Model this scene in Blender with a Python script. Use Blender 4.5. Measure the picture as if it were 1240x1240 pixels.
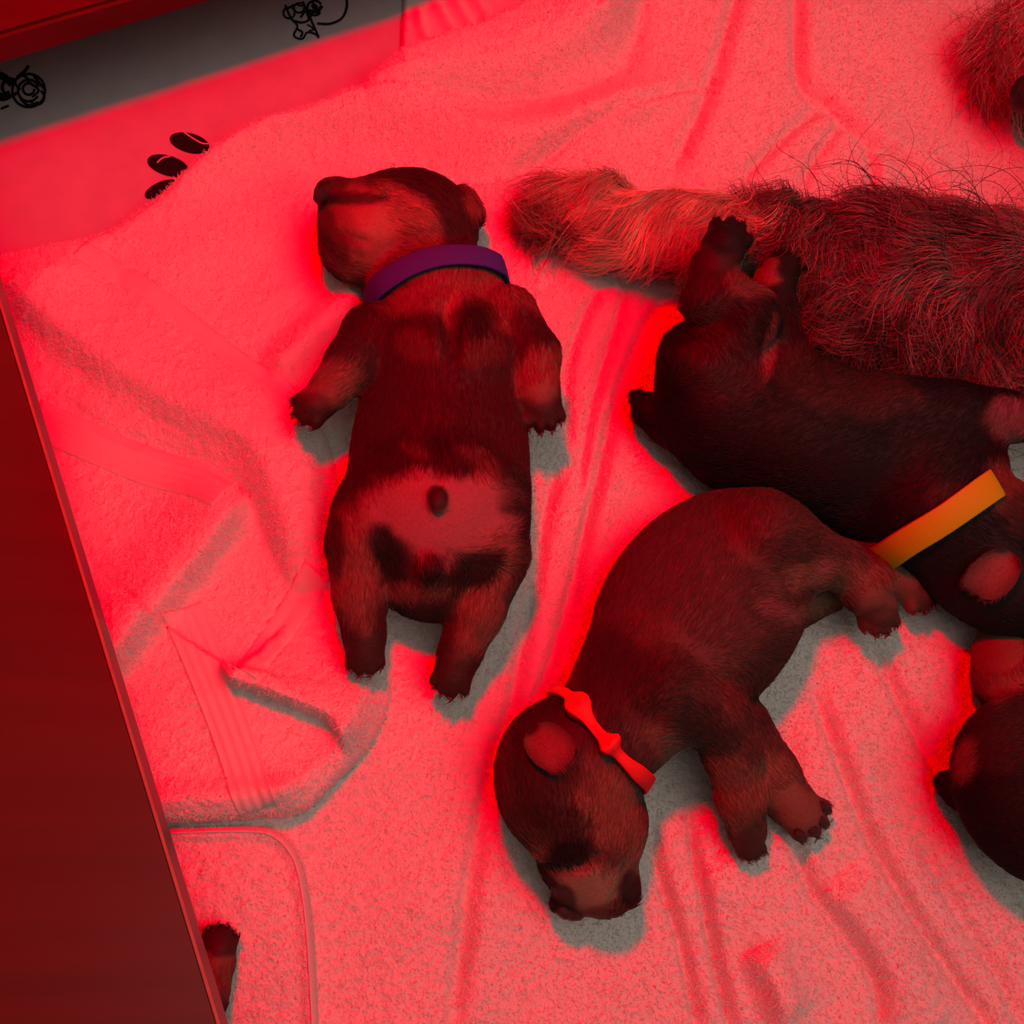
import bpy, math, random
import numpy as np
from mathutils import Matrix, Vector

for o in list(bpy.data.objects):
    bpy.data.objects.remove(o, do_unlink=True)
scene = bpy.context.scene
COL = scene.collection
rng = np.random.default_rng(7)
random.seed(7)

# ------------------------------------------------------------------ camera
F = 1217.0                       # focal length in pixels of the 1240 frame
NAD = (450.0, 1000.0)            # pixel of the point straight below the phone
zc = np.array([-(NAD[0] - 620) / F, (NAD[1] - 620) / F, 1.0]); zc /= np.linalg.norm(zc)
xc = np.array([1.0, 0, 0]); xc -= xc.dot(zc) * zc; xc /= np.linalg.norm(xc)
yc = np.cross(zc, xc)
M = np.array([xc, yc, zc])       # camera -> world rotation
DIST = F * 0.0005
CENTRE = M @ np.array([0, 0, -1.0])
CAM = -CENTRE * DIST             # the image centre looks at the world origin
cam_data = bpy.data.cameras.new('camera')
cam = bpy.data.objects.new('camera', cam_data); COL.objects.link(cam)
cam_data.sensor_width = 36.0
cam_data.lens = 36.0 * F / 1240.0
cam_data.clip_start = 0.01
cam.matrix_world = Matrix.Translation(Vector(CAM)) @ Matrix(M.tolist()).to_4x4()
scene.camera = cam

def P(px, py, h=0.0):
    """World point at height h (metres) seen at pixel px, py."""
    d = M @ np.array([(px - 620) / F, -(py - 620) / F, -1.0])
    t = (h - CAM[2]) / d[2]
    return CAM + d * t
def proj(pts):
    """Pixels of world points (n, 3)."""
    c = (np.asarray(pts, float) - CAM) @ M
    return 620 + F * c[:, 0] / -c[:, 2], 620 - F * c[:, 1] / -c[:, 2]
def mpp(p):
    return float(-((np.asarray(p) - CAM) @ M)[2]) / F

# ------------------------------------------------------------------ light
scene.view_settings.view_transform = 'Standard'
scene.view_settings.look = 'None'
scene.view_settings.gamma = 1.0
scene.view_settings.use_curve_mapping = False
scene.view_settings.exposure = 0.0
world = bpy.data.worlds.new('world'); scene.world = world
world.use_nodes = True
bg = world.node_tree.nodes['Background']
bg.inputs[0].default_value = (1.0, 0.80, 0.66, 1)     # dim warm daylight of the room
bg.inputs[1].default_value = 0.100

def red_lamp(loc, power, radius):
    """Red infrared heat bulb. Its deep red lies outside the display gamut, so its green and blue parts are slightly negative."""
    li = bpy.data.lights.new('heat_lamp_light', 'POINT')
    li.energy = power; li.shadow_soft_size = radius
    li.use_nodes = True
    nt = li.node_tree
    em = nt.nodes['Emission']
    cx = nt.nodes.new('ShaderNodeCombineXYZ')
    cx.inputs[0].default_value = 1.0; cx.inputs[1].default_value = -0.074; cx.inputs[2].default_value = -0.034
    nt.links.new(cx.outputs[0], em.inputs[0])
    o = bpy.data.objects.new('heat_lamp_light', li); COL.objects.link(o)
    o.location = loc
    return o
red_lamp((-0.15, 0.19, 0.72), 32.0, 0.04)      # hangs above the frame, over the puppy with the purple collar

def area(loc, target, size, power, color):
    li = bpy.data.lights.new('overhead_fill_light', 'AREA'); li.energy = power; li.size = size; li.color = color
    o = bpy.data.objects.new('overhead_fill_light', li); COL.objects.link(o)
    o.location = loc
    o.rotation_euler = (Vector(target) - Vector(loc)).to_track_quat('-Z', 'Y').to_euler()
area((0.50, -0.20, 1.7), (0.1, 0, 0), 1.5, 6.4, (1.0, 0.88, 0.77))  # broad overhead fill, added to even out the room's ambient light

# ------------------------------------------------------------------ helpers
def link(name, me, parent=None, mat=None):
    o = bpy.data.objects.new(name, me); COL.objects.link(o)
    if mat is not None: me.materials.append(mat)
    if parent is not None: o.parent = parent
    return o
def tag(o, label=None, cat=None, group=None, kind=None):
    for k, v in (('label', label), ('category', cat), ('group', group), ('kind', kind)):
        if v: o[k] = v
    return o
def mesh_np(name, verts, faces, smooth=True):
    """faces: (n, 4) or (n, 3) int array, or a list of lists."""
    me = bpy.data.meshes.new(name)
    if isinstance(faces, np.ndarray):
        n, k = faces.shape
        me.vertices.add(len(verts)); me.vertices.foreach_set('co', np.ascontiguousarray(verts, np.float32).ravel())
        me.loops.add(n * k); me.loops.foreach_set('vertex_index', np.ascontiguousarray(faces, np.int32).ravel())
        me.polygons.add(n)
        me.polygons.foreach_set('loop_start', np.arange(0, n * k, k, dtype=np.int32))
        me.update(calc_edges=True)
    else:
        me.from_pydata([tuple(v) for v in verts], [], faces); me.update()
    if smooth:
        me.polygons.foreach_set('use_smooth', np.ones(len(me.polygons), bool))
    return me
def vcol(me, cols):
    a = me.attributes.new('col', 'FLOAT_COLOR', 'POINT')
    c = np.ones((len(cols), 4), np.float32); c[:, :3] = cols
    a.data.foreach_set('color', c.ravel())

def mat_new(name):
    m = bpy.data.materials.new(name); m.use_nodes = True
    nt = m.node_tree; return m, nt, nt.nodes['Principled BSDF']
def mat_plain(name, color, rough=0.6, spec=0.3, noise=0.0, nscale=400.0, bump=0.0, sheen=0.0):
    m, nt, b = mat_new(name)
    b.inputs['Roughness'].default_value = rough
    b.inputs['Specular IOR Level'].default_value = spec
    if sheen: b.inputs['Sheen Weight'].default_value = sheen
    tc = nt.nodes.new('ShaderNodeTexCoord')
    nz = nt.nodes.new('ShaderNodeTexNoise'); nz.inputs['Scale'].default_value = nscale; nz.inputs['Detail'].default_value = 3
    nt.links.new(tc.outputs['Object'], nz.inputs['Vector'])
    mr = nt.nodes.new('ShaderNodeMapRange')
    mr.inputs['To Min'].default_value = 1 - noise; mr.inputs['To Max'].default_value = 1 + noise
    nt.links.new(nz.outputs['Fac'], mr.inputs['Value'])
    vm = nt.nodes.new('ShaderNodeVectorMath'); vm.operation = 'SCALE'; vm.inputs[0].default_value = color
    nt.links.new(mr.outputs[0], vm.inputs['Scale'])
    nt.links.new(vm.outputs[0], b.inputs['Base Color'])
    if bump:
        bp = nt.nodes.new('ShaderNodeBump'); bp.inputs['Strength'].default_value = bump; bp.inputs['Distance'].default_value = 0.001
        nt.links.new(nz.outputs['Fac'], bp.inputs['Height']); nt.links.new(bp.outputs[0], b.inputs['Normal'])
    return m
def mat_attr(name, rough=0.6, spec=0.25, noise=0.25, nscale=600.0, bump=0.4):
    m, nt, b = mat_new(name)
    b.inputs['Roughness'].default_value = rough; b.inputs['Specular IOR Level'].default_value = spec
    at = nt.nodes.new('ShaderNodeAttribute'); at.attribute_name = 'col'
    tc = nt.nodes.new('ShaderNodeTexCoord')
    nz = nt.nodes.new('ShaderNodeTexNoise'); nz.inputs['Scale'].default_value = nscale
    nt.links.new(tc.outputs['Object'], nz.inputs['Vector'])
    mr = nt.nodes.new('ShaderNodeMapRange')
    mr.inputs['To Min'].default_value = 1 - noise; mr.inputs['To Max'].default_value = 1 + noise
    nt.links.new(nz.outputs['Fac'], mr.inputs['Value'])
    vm = nt.nodes.new('ShaderNodeVectorMath'); vm.operation = 'SCALE'
    nt.links.new(at.outputs['Color'], vm.inputs[0]); nt.links.new(mr.outputs[0], vm.inputs['Scale'])
    nt.links.new(vm.outputs[0], b.inputs['Base Color'])
    bp = nt.nodes.new('ShaderNodeBump'); bp.inputs['Strength'].default_value = bump; bp.inputs['Distance'].default_value = 0.001
    nt.links.new(nz.outputs['Fac'], bp.inputs['Height']); nt.links.new(bp.outputs[0], b.inputs['Normal'])
    return m
def mat_strand(name, rough=0.55, spec=0.3):
    m, nt, b = mat_new(name)
    b.inputs['Roughness'].default_value = rough; b.inputs['Specular IOR Level'].default_value = spec
    at = nt.nodes.new('ShaderNodeAttribute'); at.attribute_name = 'col'
    nt.links.new(at.outputs['Color'], b.inputs['Base Color'])
    return m
def mat_terry(name, color):
    m, nt, b = mat_new(name)
    b.inputs['Roughness'].default_value = 0.95; b.inputs['Specular IOR Level'].default_value = 0.05
    tc = nt.nodes.new('ShaderNodeTexCoord')
    vo = nt.nodes.new('ShaderNodeTexVoronoi'); vo.inputs['Scale'].default_value = 520
    nt.links.new(tc.outputs['Object'], vo.inputs['Vector'])
    nz = nt.nodes.new('ShaderNodeTexNoise'); nz.inputs['Scale'].default_value = 900; nz.inputs['Detail'].default_value = 2
    nt.links.new(tc.outputs['Object'], nz.inputs['Vector'])
    ad = nt.nodes.new('ShaderNodeMath'); ad.operation = 'ADD'
    nt.links.new(vo.outputs['Distance'], ad.inputs[0]); nt.links.new(nz.outputs['Fac'], ad.inputs[1])
    bp = nt.nodes.new('ShaderNodeBump'); bp.inputs['Strength'].default_value = 0.5; bp.inputs['Distance'].default_value = 0.0012
    nt.links.new(ad.outputs[0], bp.inputs['Height']); nt.links.new(bp.outputs[0], b.inputs['Normal'])
    b.inputs['Base Color'].default_value = (*color, 1)
    return m
def mat_wood(name, color, axis, rough=0.3):
    m, nt, b = mat_new(name)
    b.inputs['Roughness'].default_value = rough; b.inputs['Specular IOR Level'].default_value = 0.4
    tc = nt.nodes.new('ShaderNodeTexCoord')
    mp = nt.nodes.new('ShaderNodeMapping'); mp.inputs['Scale'].default_value = (6, 90, 90)
    nt.links.new(tc.outputs['Object'], mp.inputs['Vector'])
    nz = nt.nodes.new('ShaderNodeTexNoise'); nz.inputs['Scale'].default_value = 1.0; nz.inputs['Detail'].default_value = 5
    nt.links.new(mp.outputs[0], nz.inputs['Vector'])
    mr = nt.nodes.new('ShaderNodeMapRange'); mr.inputs['To Min'].default_value = 0.75; mr.inputs['To Max'].default_value = 1.2
    nt.links.new(nz.outputs['Fac'], mr.inputs['Value'])
    vm = nt.nodes.new('ShaderNodeVectorMath'); vm.operation = 'SCALE'; vm.inputs[0].default_value = color
    nt.links.new(mr.outputs[0], vm.inputs['Scale']); nt.links.new(vm.outputs[0], b.inputs['Base Color'])
    bp = nt.nodes.new('ShaderNodeBump'); bp.inputs['Strength'].default_value = 0.06; bp.inputs['Distance'].default_value = 0.001
    nt.links.new(nz.outputs['Fac'], bp.inputs['Height']); nt.links.new(bp.outputs[0], b.inputs['Normal'])
    return m

MT = {
    'towel': mat_terry('terry_white', (0.78, 0.76, 0.73)),
    'towel_strand': mat_strand('terry_loops', 0.95, 0.05),
    'band': mat_plain('woven_hem', (0.72, 0.70, 0.67), 0.85, 0.1, 0.06, 1500, 0.3),
    'pad': mat_plain('printed_pad_cloth', (0.50, 0.50, 0.52), 0.9, 0.1, 0.12, 60, 0.3),
    'ink': mat_plain('black_print', (0.014, 0.014, 0.016), 0.8, 0.1, 0.2, 300),
    'floor': mat_plain('box_floor', (0.35, 0.28, 0.22), 0.7, 0.2, 0.15, 40),
    'rail': mat_wood('stained_rail_wood', (0.085, 0.010, 0.009), 0),
    'edge': mat_plain('worn_rail_highlight', (0.34, 0.20, 0.14), 0.5, 0.4, 0.3, 120),
    'body': mat_attr('puppy_coat'),
    'fur': mat_strand('fur_strands'),
    'nose': mat_plain('wet_black_nose', (0.016, 0.010, 0.010), 0.3, 0.5, 0.2, 900, 0.4),
    'claw': mat_plain('claw_horn', (0.10, 0.07, 0.055), 0.35, 0.5, 0.2, 700),
    'pawpad': mat_plain('paw_pad_skin', (0.030, 0.018, 0.016), 0.5, 0.4, 0.2, 900, 0.4),
    'purple': mat_plain('purple_felt_collar', (0.060, 0.042, 0.34), 0.8, 0.15, 0.15, 1500, 0.3),
    'red': mat_plain('red_collar', (0.80, 0.012, 0.02), 0.6, 0.3, 0.1, 900, 0.2),
    'orange': mat_plain('yellow_collar', (0.47, 0.52, 0.008), 0.6, 0.2, 0.08, 900, 0.2),
    'teal': mat_plain('blue_collar_end', (0.10, 0.28, 0.42), 0.6, 0.2, 0.1, 900, 0.2),
    'skin': mat_plain('pink_ear_skin', (0.17, 0.06, 0.058), 0.6, 0.3, 0.3, 250, 0.3),
}

# ------------------------------------------------------------------ box: floor, walls, rails
def board(name, corners, z0, z1, mat, parent=None, bev=0.002):
    """Board with a four-cornered plan (metres), bevelled edges."""
    import bmesh
    bm = bmesh.new()
    lo = [bm.verts.new((x, y, z0)) for x, y in corners]; hi = [bm.verts.new((x, y, z1)) for x, y in corners]
    bm.faces.new(hi); bm.faces.new(lo[::-1])
    n = len(corners)
    for i in range(n): bm.faces.new((lo[i], lo[(i + 1) % n], hi[(i + 1) % n], hi[i]))
    bmesh.ops.recalc_face_normals(bm, faces=bm.faces)
    if bev: bmesh.ops.bevel(bm, geom=bm.edges[:], offset=bev, segments=2, affect='EDGES')
    me = bpy.data.meshes.new(name); bm.to_mesh(me); bm.free()
    return link(name, me, parent, mat)

RZ0, RZ1 = 0.072, 0.093
# left rail inner edge and back rail inner edge, from their top edges in view
a0, a1 = P(0, 362, RZ1)[:2], P(266, 1240, RZ1)[:2]
b0, b1 = P(0, 42, RZ1)[:2], P(145, 0, RZ1)[:2]
ld = (a1 - a0) / np.linalg.norm(a1 - a0)          # towards the viewer
ln = np.array([ld[1], -ld[0]])                    # to the left, away from the puppies
if ln[0] > 0: ln = -ln
bdir = (b1 - b0) / np.linalg.norm(b1 - b0)
bn = np.array([-bdir[1], bdir[0]])
if bn[1] < 0: bn = -bn
print('RAIL ANGLE', math.degrees(math.acos(abs(float(ld @ bdir)))))
def meet(p, u, q, v):
    t = np.linalg.solve(np.array([u, -v]).T, q - p); return p + u * t[0]
lc = meet(a0, ld, b0, bdir) + ld * 0.001
lc2 = meet(a0 + ln * 0.17, ld, b0, bdir) + ld * 0.001
rail_l = board('guard_rail', [lc, a1 + ld * 0.35, a1 + ld * 0.35 + ln * 0.17, lc2], RZ0, RZ1, MT['rail'], None, 0.0016)
tag(rail_l, 'dark stained wide wooden rail board running down the left side over the towels', 'rail')
board('worn_edge_highlight', [a0 - ld * 0.05 - ln * 0.0002, a1 + ld * 0.3 - ln * 0.0002, a1 + ld * 0.3 + ln * 0.0011, a0 - ld * 0.05 + ln * 0.0011], RZ1 - 0.0014, RZ1 + 0.0002, MT['edge'], rail_l, 0.0003)  # pale strip paints the bevel highlight along the worn inner edge
bc = lc2 - ld * 0.001
rail_b = board('guard_rail', [bc, b1 + bdir * 0.85, b1 + bdir * 0.85 + bn * 0.15, bc + bn * 0.15], RZ0, RZ1 , MT['rail'], None, 0.0025)
tag(rail_b, 'dark red wooden rail board across the top left corner above the printed pad', 'rail')
fl = board('floor', [(-0.75, -0.75), (0.95, -0.75), (0.95, 0.8), (-0.75, 0.8)], -0.02, -0.004, MT['floor'], None, 0)
tag(fl, kind='structure')
w0 = lc2
wl = board('wall_left', [w0, a1 + ld * 0.35 + ln * 0.17, a1 + ld * 0.35 + ln * 0.185, w0 + ln * 0.015], -0.004, 0.30, MT['rail'], None, 0.002)
tag(wl, kind='structure')
v0 = bc + bn * 0.15
wb = board('wall_back', [v0, v0 + bdir * 1.05, v0 + bdir * 1.05 + bn * 0.015, v0 + bn * 0.015], -0.004, 0.30, MT['rail'], None, 0.002)
tag(wb, kind='structure')

# ------------------------------------------------------------------ cloth height fields
def polyd(px, py, pts):
    """Signed distance (positive on the right-hand side of travel, image y down) and 0..1 position along a polyline."""
    pts = np.asarray(pts, float)
    best = np.full(px.shape, 1e9); sgn = np.ones(px.shape); tt = np.zeros(px.shape)
    seg = np.linalg.norm(np.diff(pts, axis=0), axis=1); cum = np.concatenate([[0], np.cumsum(seg)])
    for i in range(len(pts) - 1):
        d = pts[i + 1] - pts[i]; L2 = d @ d
        rx, ry = px - pts[i, 0], py - pts[i, 1]
        t = np.clip((rx * d[0] + ry * d[1]) / L2, 0, 1)
        ex, ey = rx - t * d[0], ry - t * d[1]
        dd = np.hypot(ex, ey)
        s = np.sign(-d[1] * rx + d[0] * ry)
        m = dd < best
        best = np.where(m, dd, best); sgn = np.where(m, s, sgn); tt = np.where(m, (cum[i] + t * seg[i]) / cum[-1], tt)
    return best * np.where(sgn == 0, 1, sgn), tt
def smooth_poly(pts, n=6):
    pts = np.asarray(pts, float)
    if len(pts) < 3: return pts
    ext = np.vstack([2 * pts[0] - pts[1], pts, 2 * pts[-1] - pts[-2]])
    out = []
    for i in range(1, len(ext) - 2):
        p0, p1, p2, p3 = ext[i - 1:i + 3]
        for t in np.linspace(0, 1, n, endpoint=False):
            out.append(0.5 * ((2 * p1) + (-p0 + p2) * t + (2 * p0 - 5 * p1 + 4 * p2 - p3) * t ** 2 + (-p0 + 3 * p1 - 3 * p2 + p3) * t ** 3))
    out.append(pts[-1])
    return np.array(out)
FOLD = 1.5
def ridge(px, py, pts, amp, wl, wr, taper=0.12):
    """A fold: height amp (mm) along the line, falling off wl pixels to the left and wr to the right of travel."""
    d, t = polyd(px, py, smooth_poly(pts, 4))
    w = np.where(d < 0, wl, wr)
    e = np.exp(-(d / w) ** 2)
    if taper > 0:
        e = e * np.clip(t / taper, 0, 1) ** 0.7 * np.clip((1 - t) / taper, 0, 1) ** 0.7
    return amp * FOLD * 0.001 * e
def sstep(x, a, b):
    t = np.clip((x - a) / (b - a), 0, 1); return t * t * (3 - 2 * t)
_gn = {}
def vnoise(x, y, scale, seed):
    """Smooth value noise on metres."""
    r = np.random.default_rng(seed); g = r.random((64, 64))
    u, v = x * scale + 1000.3, y * scale + 1000.7
    i, j = np.floor(u).astype(int), np.floor(v).astype(int); fu, fv = u - i, v - j
    fu = fu * fu * (3 - 2 * fu); fv = fv * fv * (3 - 2 * fv)
    q = lambda a, b: g[a % 64, b % 64]
    return (q(i, j) * (1 - fu) + q(i + 1, j) * fu) * (1 - fv) + (q(i, j + 1) * (1 - fu) + q(i + 1, j + 1) * fu) * fv - 0.5

# weight of the animals presses the cloth flat under them
PRESS = [(535, 540, 125, 230), (490, 280, 105, 85), (850, 740, 150, 180), (690, 970, 100, 130), (960, 530, 210, 125),
         (1180, 690, 110, 90), (1270, 960, 130, 130), (1100, 370, 240, 100), (740, 275, 80, 50), (1330, 380, 170, 140), (1290, 60, 80, 100), (1030, 690, 110, 60), (890, 920, 80, 110)]
def press(px, py):
    k = np.ones(px.shape)
    for cx, cy, rx, ry in PRESS:
        r = np.sqrt(((px - cx) / rx) ** 2 + ((py - cy) / ry) ** 2)
        k = np.minimum(k, sstep(r, 0.75, 1.15))
    return k
BASE = 0.008
A_EDGE = [(-200, 372), (-60, 330), (0, 310), (70, 298), (130, 281), (200, 238), (260, 199), (320, 167), (395, 142), (428, 120), (465, 95), (525, 60), (605, 26), (665, -16), (765, -105)]
A_EDGE_S = smooth_poly(A_EDGE, 5)
def height_a(px, py, x, y):
    h = np.zeros(px.shape)
    R = lambda *a, **k: ridge(px, py, *a, **k)
    # rolls by the upper edge
    h += R([(440, 128), (530, 108), (640, 82), (712, 40), (745, -20), (770, -90)], 17, 55, 26)
    h += R([(410, 131), (480, 134), (600, 122), (700, 107), (745, 90)], -4, 7, 5)
    h += R([(745, 95), (768, 50), (775, 0), (780, -60)], -4, 20, 14)
    h += R([(200, 235), (300, 178), (420, 150), (520, 158), (620, 172), (720, 144), (840, 104)], 13, 30, 24)
    h += R([(500, 220), (610, 216), (700, 168), (780, 128), (880, 88)], -3.5, 9, 6)
    h += R([(715, -20), (718, 20), (710, 42)], -5, 6, 6)
    # creases towards the upper right
    for pts, a, w in (([(900, -40), (890, 0), (862, 95), (845, 140), (815, 205)], 5.0, 13),
                      ([(962, -40), (965, 0), (968, 90), (1000, 122), (1050, 167), (1110, 202), (1175, 268)], 5.5, 11),
                      ([(1000, 120), (950, 162), (900, 212)], 4.0, 11), ([(1050, 165), (1058, 205), (1052, 250)], 4.0, 9),
                      ([(1022, 142), (985, 195), (975, 225)], 3.0, 10),
                      # between the two puppies
                      ([(806, 350), (760, 450), (728, 560), (702, 680), (690, 770)], 6.0, 11),
                      ([(728, 340), (700, 400), (685, 470), (690, 540)], 4.0, 10),
                      ([(765, 330), (738, 420), (712, 510), (700, 610)], 3.5, 9),
                      ([(672, 560), (655, 650), (640, 740), (625, 830), (604, 920)], 5.0, 13),
                      ([(700, 690), (668, 800), (640, 860)], 4.0, 10),
                      # lower part
                      ([(612, 870), (585, 980), (565, 1090), (548, 1250)], 4.5, 16),
                      ([(788, 990), (800, 1060), (828, 1150), (850, 1260)], 4.5, 10),
                      ([(834, 950), (842, 1040), (862, 1140), (890, 1260)], 5.0, 9),
                      ([(955, 1010), (985, 1080), (1030, 1140), (1060, 1190), (1070, 1260)], 5.0, 12),
                      ([(985, 830), (1030, 960), (1070, 1040), (1120, 1125), (1210, 1260)], 6.0, 12),
                      ([(1045, 760), (1090, 850), (1130, 930), (1185, 1015), (1270, 1120)], 4.5, 12),
                      ([(1110, 1010), (1160, 1100), (1210, 1180), (1240, 1250)], 3.0, 12)):
        h += R(pts, -a * 1.35, w * 0.85, w * 0.62)
        h += R(pts, a * 0.5, w * 3.0, 0.5 * w)
    h += R([(905, 1150), (930, 1195), (950, 1260)], 8, 30, 12)
    h += R([(1010, 1060), (1085, 1160), (1130, 1260)], 6, 40, 30)
    h += R([(860, 1040), (920, 1120), (960, 1230)], 4, 40, 40)
    h += R([(330, 462), (385, 410), (445, 362)], 11, 22, 24)
    h += R([(150, 350), (250, 310), (350, 255), (390, 225)], 4, 40, 40)
    h += 0.010 * vnoise(x, y, 11, 3) + 0.005 * vnoise(x, y, 26, 4)
    h *= 0.04 + 0.96 * press(px, py)
    h += BASE
    d, t = polyd(px, py, A_EDGE_S)      # travelling right: cloth lies on the right-hand side
    th = 0.012 + 0.004 * vnoise(x, y, 9, 9)
    u = np.clip(d / 22.0, 0, 1)
    h = (h + th * np.exp(-(d / 60.0) ** 2)) * np.sqrt(np.clip(1 - (1 - u) ** 2, 0, 1))
    return np.maximum(h, 0.0), d
B_OUT = [(-120, 366), (-40, 342), (30, 322), (97, 306), (150, 330), (220, 372), (300, 432), (362, 480), (398, 540), (412, 600), (420, 660), (440, 720),
         (466, 780), (474, 840), (452, 900), (410, 945), (366, 984), (300, 992), (210, 997), (120, 1000), (20, 1004)]
B_OUT_S = smooth_poly(B_OUT, 5)
def height_b(px, py, x, y):
    h = np.zeros(px.shape)
    R = lambda *a, **k: ridge(px, py, *a, **k)
    h += R([(0, 330), (60, 385), (130, 438), (220, 492), (310, 545), (352, 640), (372, 720)], 13, 85, 26)
    h += R([(50, 470), (130, 520), (215, 548), (290, 590), (325, 660), (352, 722)], -3, 8, 8)
    h += R([(300, 600), (262, 655), (205, 725), (150, 800), (110, 860)], 13, 15, 60)
    h += R([(100, 690), (140, 715), (175, 735)], -4, 10, 10)
    h += R([(276, 806), (284, 826), (318, 838), (360, 854), (402, 872), (420, 905), (418, 925)], 13, 60, 5, taper=0.15)
    h += R([(330, 985), (400, 940), (455, 890), (470, 830)], 5, 26, 30)
    h += R([(120, 985), (210, 980), (300, 976), (370, 962)], 6, 24, 30)
    h += 0.004 * vnoise(x, y, 14, 13) + 0.002 * vnoise(x, y, 33, 14)
    d, t = polyd(px, py, B_OUT_S)
    u = np.clip(d / 9.0, 0, 1)
    prs = 0.2 + 0.8 * press(px, py)
    # the lower rim is a thick fold, the hem under the puppy lies thin
    thick = 0.0035 + 0.012 * sstep(t, 0.60, 0.78)
    h = (np.maximum(h, -0.002) * prs * sstep(d, 0, 40) + thick) * np.sqrt(np.clip(1 - (1 - u) ** 2, 0, 1))
    return h, d
C_OUT = [(20, 1006), (120, 1004), (210, 1002), (300, 1000), (338, 1006), (364, 1036), (376, 1090), (382, 1160), (386, 1250), (388, 1330)]
C_OUT_S = smooth_poly(C_OUT, 5)
def height_c(px, py, x, y):
    d, t = polyd(px, py, C_OUT_S)
    u = np.clip(d / 7.0, 0, 1)
    h = 0.004 + 0.003 * np.exp(-((d - 9) / 7.0) ** 2) + 0.003 * vnoise(x, y, 20, 23) + 0.005 * np.exp(-(((px - 300) / 60) ** 2 + ((py - 1080) / 70) ** 2))
    return np.maximum(h, 0.002) * np.sqrt(np.clip(1 - (1 - u) ** 2, 0, 1)), d
def height_all(px, py, x, y):
    """Top of the stacked cloth at these places."""
    ha, da = height_a(px, py, x, y)
    top = np.where(da > 0, ha, 0.0)
    hc, dc = height_c(px, py, x, y); top = np.where((dc > 0) & (px < 500), top + hc, top)
    hb, db = height_b(px, py, x, y); top = np.where((db > 0) & (px < 520), top + hb, top)
    return top
def cloth_grid(name, x0, x1, y0, y1, step, fn, lift=None, jitter=0.00018, pile=1.0):
    nx, ny = int((x1 - x0) / step), int((y1 - y0) / step)
    X, Y = np.meshgrid(np.linspace(x0, x1, nx), np.linspace(y0, y1, ny), indexing='ij')
    x, y = X.ravel(), Y.ravel()
    pts = np.stack([x, y, np.full(x.shape, 0.008)], 1)
    px, py = proj(pts)
    h, d = fn(px, py, x, y)
    z = h + (lift(px, py, x, y) if lift else 0)
    # tufts of pile, a little drawn out along the weave
    tuft = 0.0011 * vnoise(x * 0.75 + y * 0.3, y, 330, 51) + 0.0009 * vnoise(x, y * 0.8 - x * 0.2, 560, 52)
    z = z + tuft * pile * np.clip(d / 14, 0, 1)
    z = z + jitter * rng.standard_normal(len(z)) * np.clip(d / 12, 0, 1)
    V = np.stack([x, y, z], 1)
    idx = np.arange(nx * ny).reshape(nx, ny)
    Fq = np.stack([idx[:-1, :-1], idx[1:, :-1], idx[1:, 1:], idx[:-1, 1:]], -1).reshape(-1, 4)
    keep = (d[Fq] > 0).any(1)
    Fq = Fq[keep]
    used = np.unique(Fq); remap = np.full(len(V), -1); remap[used] = np.arange(len(used))
    dd = d[used]
    return V[used], remap[Fq], px[used], py[used], dd

def strands(name, roots, dirs, length, cols, radius, mat, parent, npt=4, curl=None, kind='stuff'):
    """Fur, hair or loops: one curves object. dirs (n,3) unit; curl (n,3) bends the strand."""
    n = len(roots)
    cu = bpy.data.hair_curves.new(name)
    cu.add_curves([npt] * n)
    t = np.linspace(0, 1, npt)
    L = length[:, None, None]
    pos = roots[:, None, :] + dirs[:, None, :] * L * t[None, :, None]
    if curl is not None:
        pos = pos + curl(t, L)
    cu.attributes['position'].data.foreach_set('vector', pos.astype(np.float32).ravel())
    ra = cu.attributes.get('radius') or cu.attributes.new('radius', 'FLOAT', 'POINT')
    rad = np.tile(radius * (1 - 0.75 * t), n).astype(np.float32)
    ra.data.foreach_set('value', rad)
    ca = cu.attributes.new('col', 'FLOAT_COLOR', 'CURVE')
    c = np.ones((n, 4), np.float32); c[:, :3] = cols
    ca.data.foreach_set('color', c.ravel())
    o = bpy.data.objects.new(name, cu); COL.objects.link(o)
    cu.materials.append(mat)
    if parent is not None: o.parent = parent
    if kind: o['kind'] = kind
    return o
def terry(parent, V, Fq, px, py, d, density, skip=None, color=(0.80, 0.78, 0.75)):
    """Loops standing up from the cloth, only where the frame can see them."""
    ok = (px[Fq].mean(1) > -30) & (px[Fq].mean(1) < 1270) & (py[Fq].mean(1) > -30) & (py[Fq].mean(1) < 1270) & (d[Fq].min(1) > 1)
    if skip is not None:
        ok &= ~skip(px[Fq].mean(1), py[Fq].mean(1))
    f = Fq[ok]
    p = V[f]
    nrm = np.cross(p[:, 2] - p[:, 0], p[:, 3] - p[:, 1]); ar = np.linalg.norm(nrm, axis=1) / 2; nrm /= (2 * ar)[:, None]
    n = int(ar.sum() * density)
    pick = rng.choice(len(f), n, p=ar / ar.sum())
    u, v = rng.random((n, 1)), rng.random((n, 1))
    q = p[pick]
    root = (q[:, 0] * (1 - u) + q[:, 1] * u) * (1 - v) + (q[:, 3] * (1 - u) + q[:, 2] * u) * v
    nn = nrm[pick]
    dr = nn * 0.75 + rng.standard_normal((n, 3)) * 0.55
    dr /= np.linalg.norm(dr, axis=1)[:, None]
    ln_ = rng.uniform(0.0010, 0.0021, n)
    bend = rng.standard_normal((n, 1, 3)) * 0.5
    c = np.array(color)[None] * rng.uniform(0.88, 1.06, (n, 1))
    return strands('terry_loops', root - nn * 0.0003, dr, ln_, c, 0.00029, MT['towel_strand'], parent, 3, lambda t, L: bend * L * (t ** 2)[None, :, None])

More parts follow.
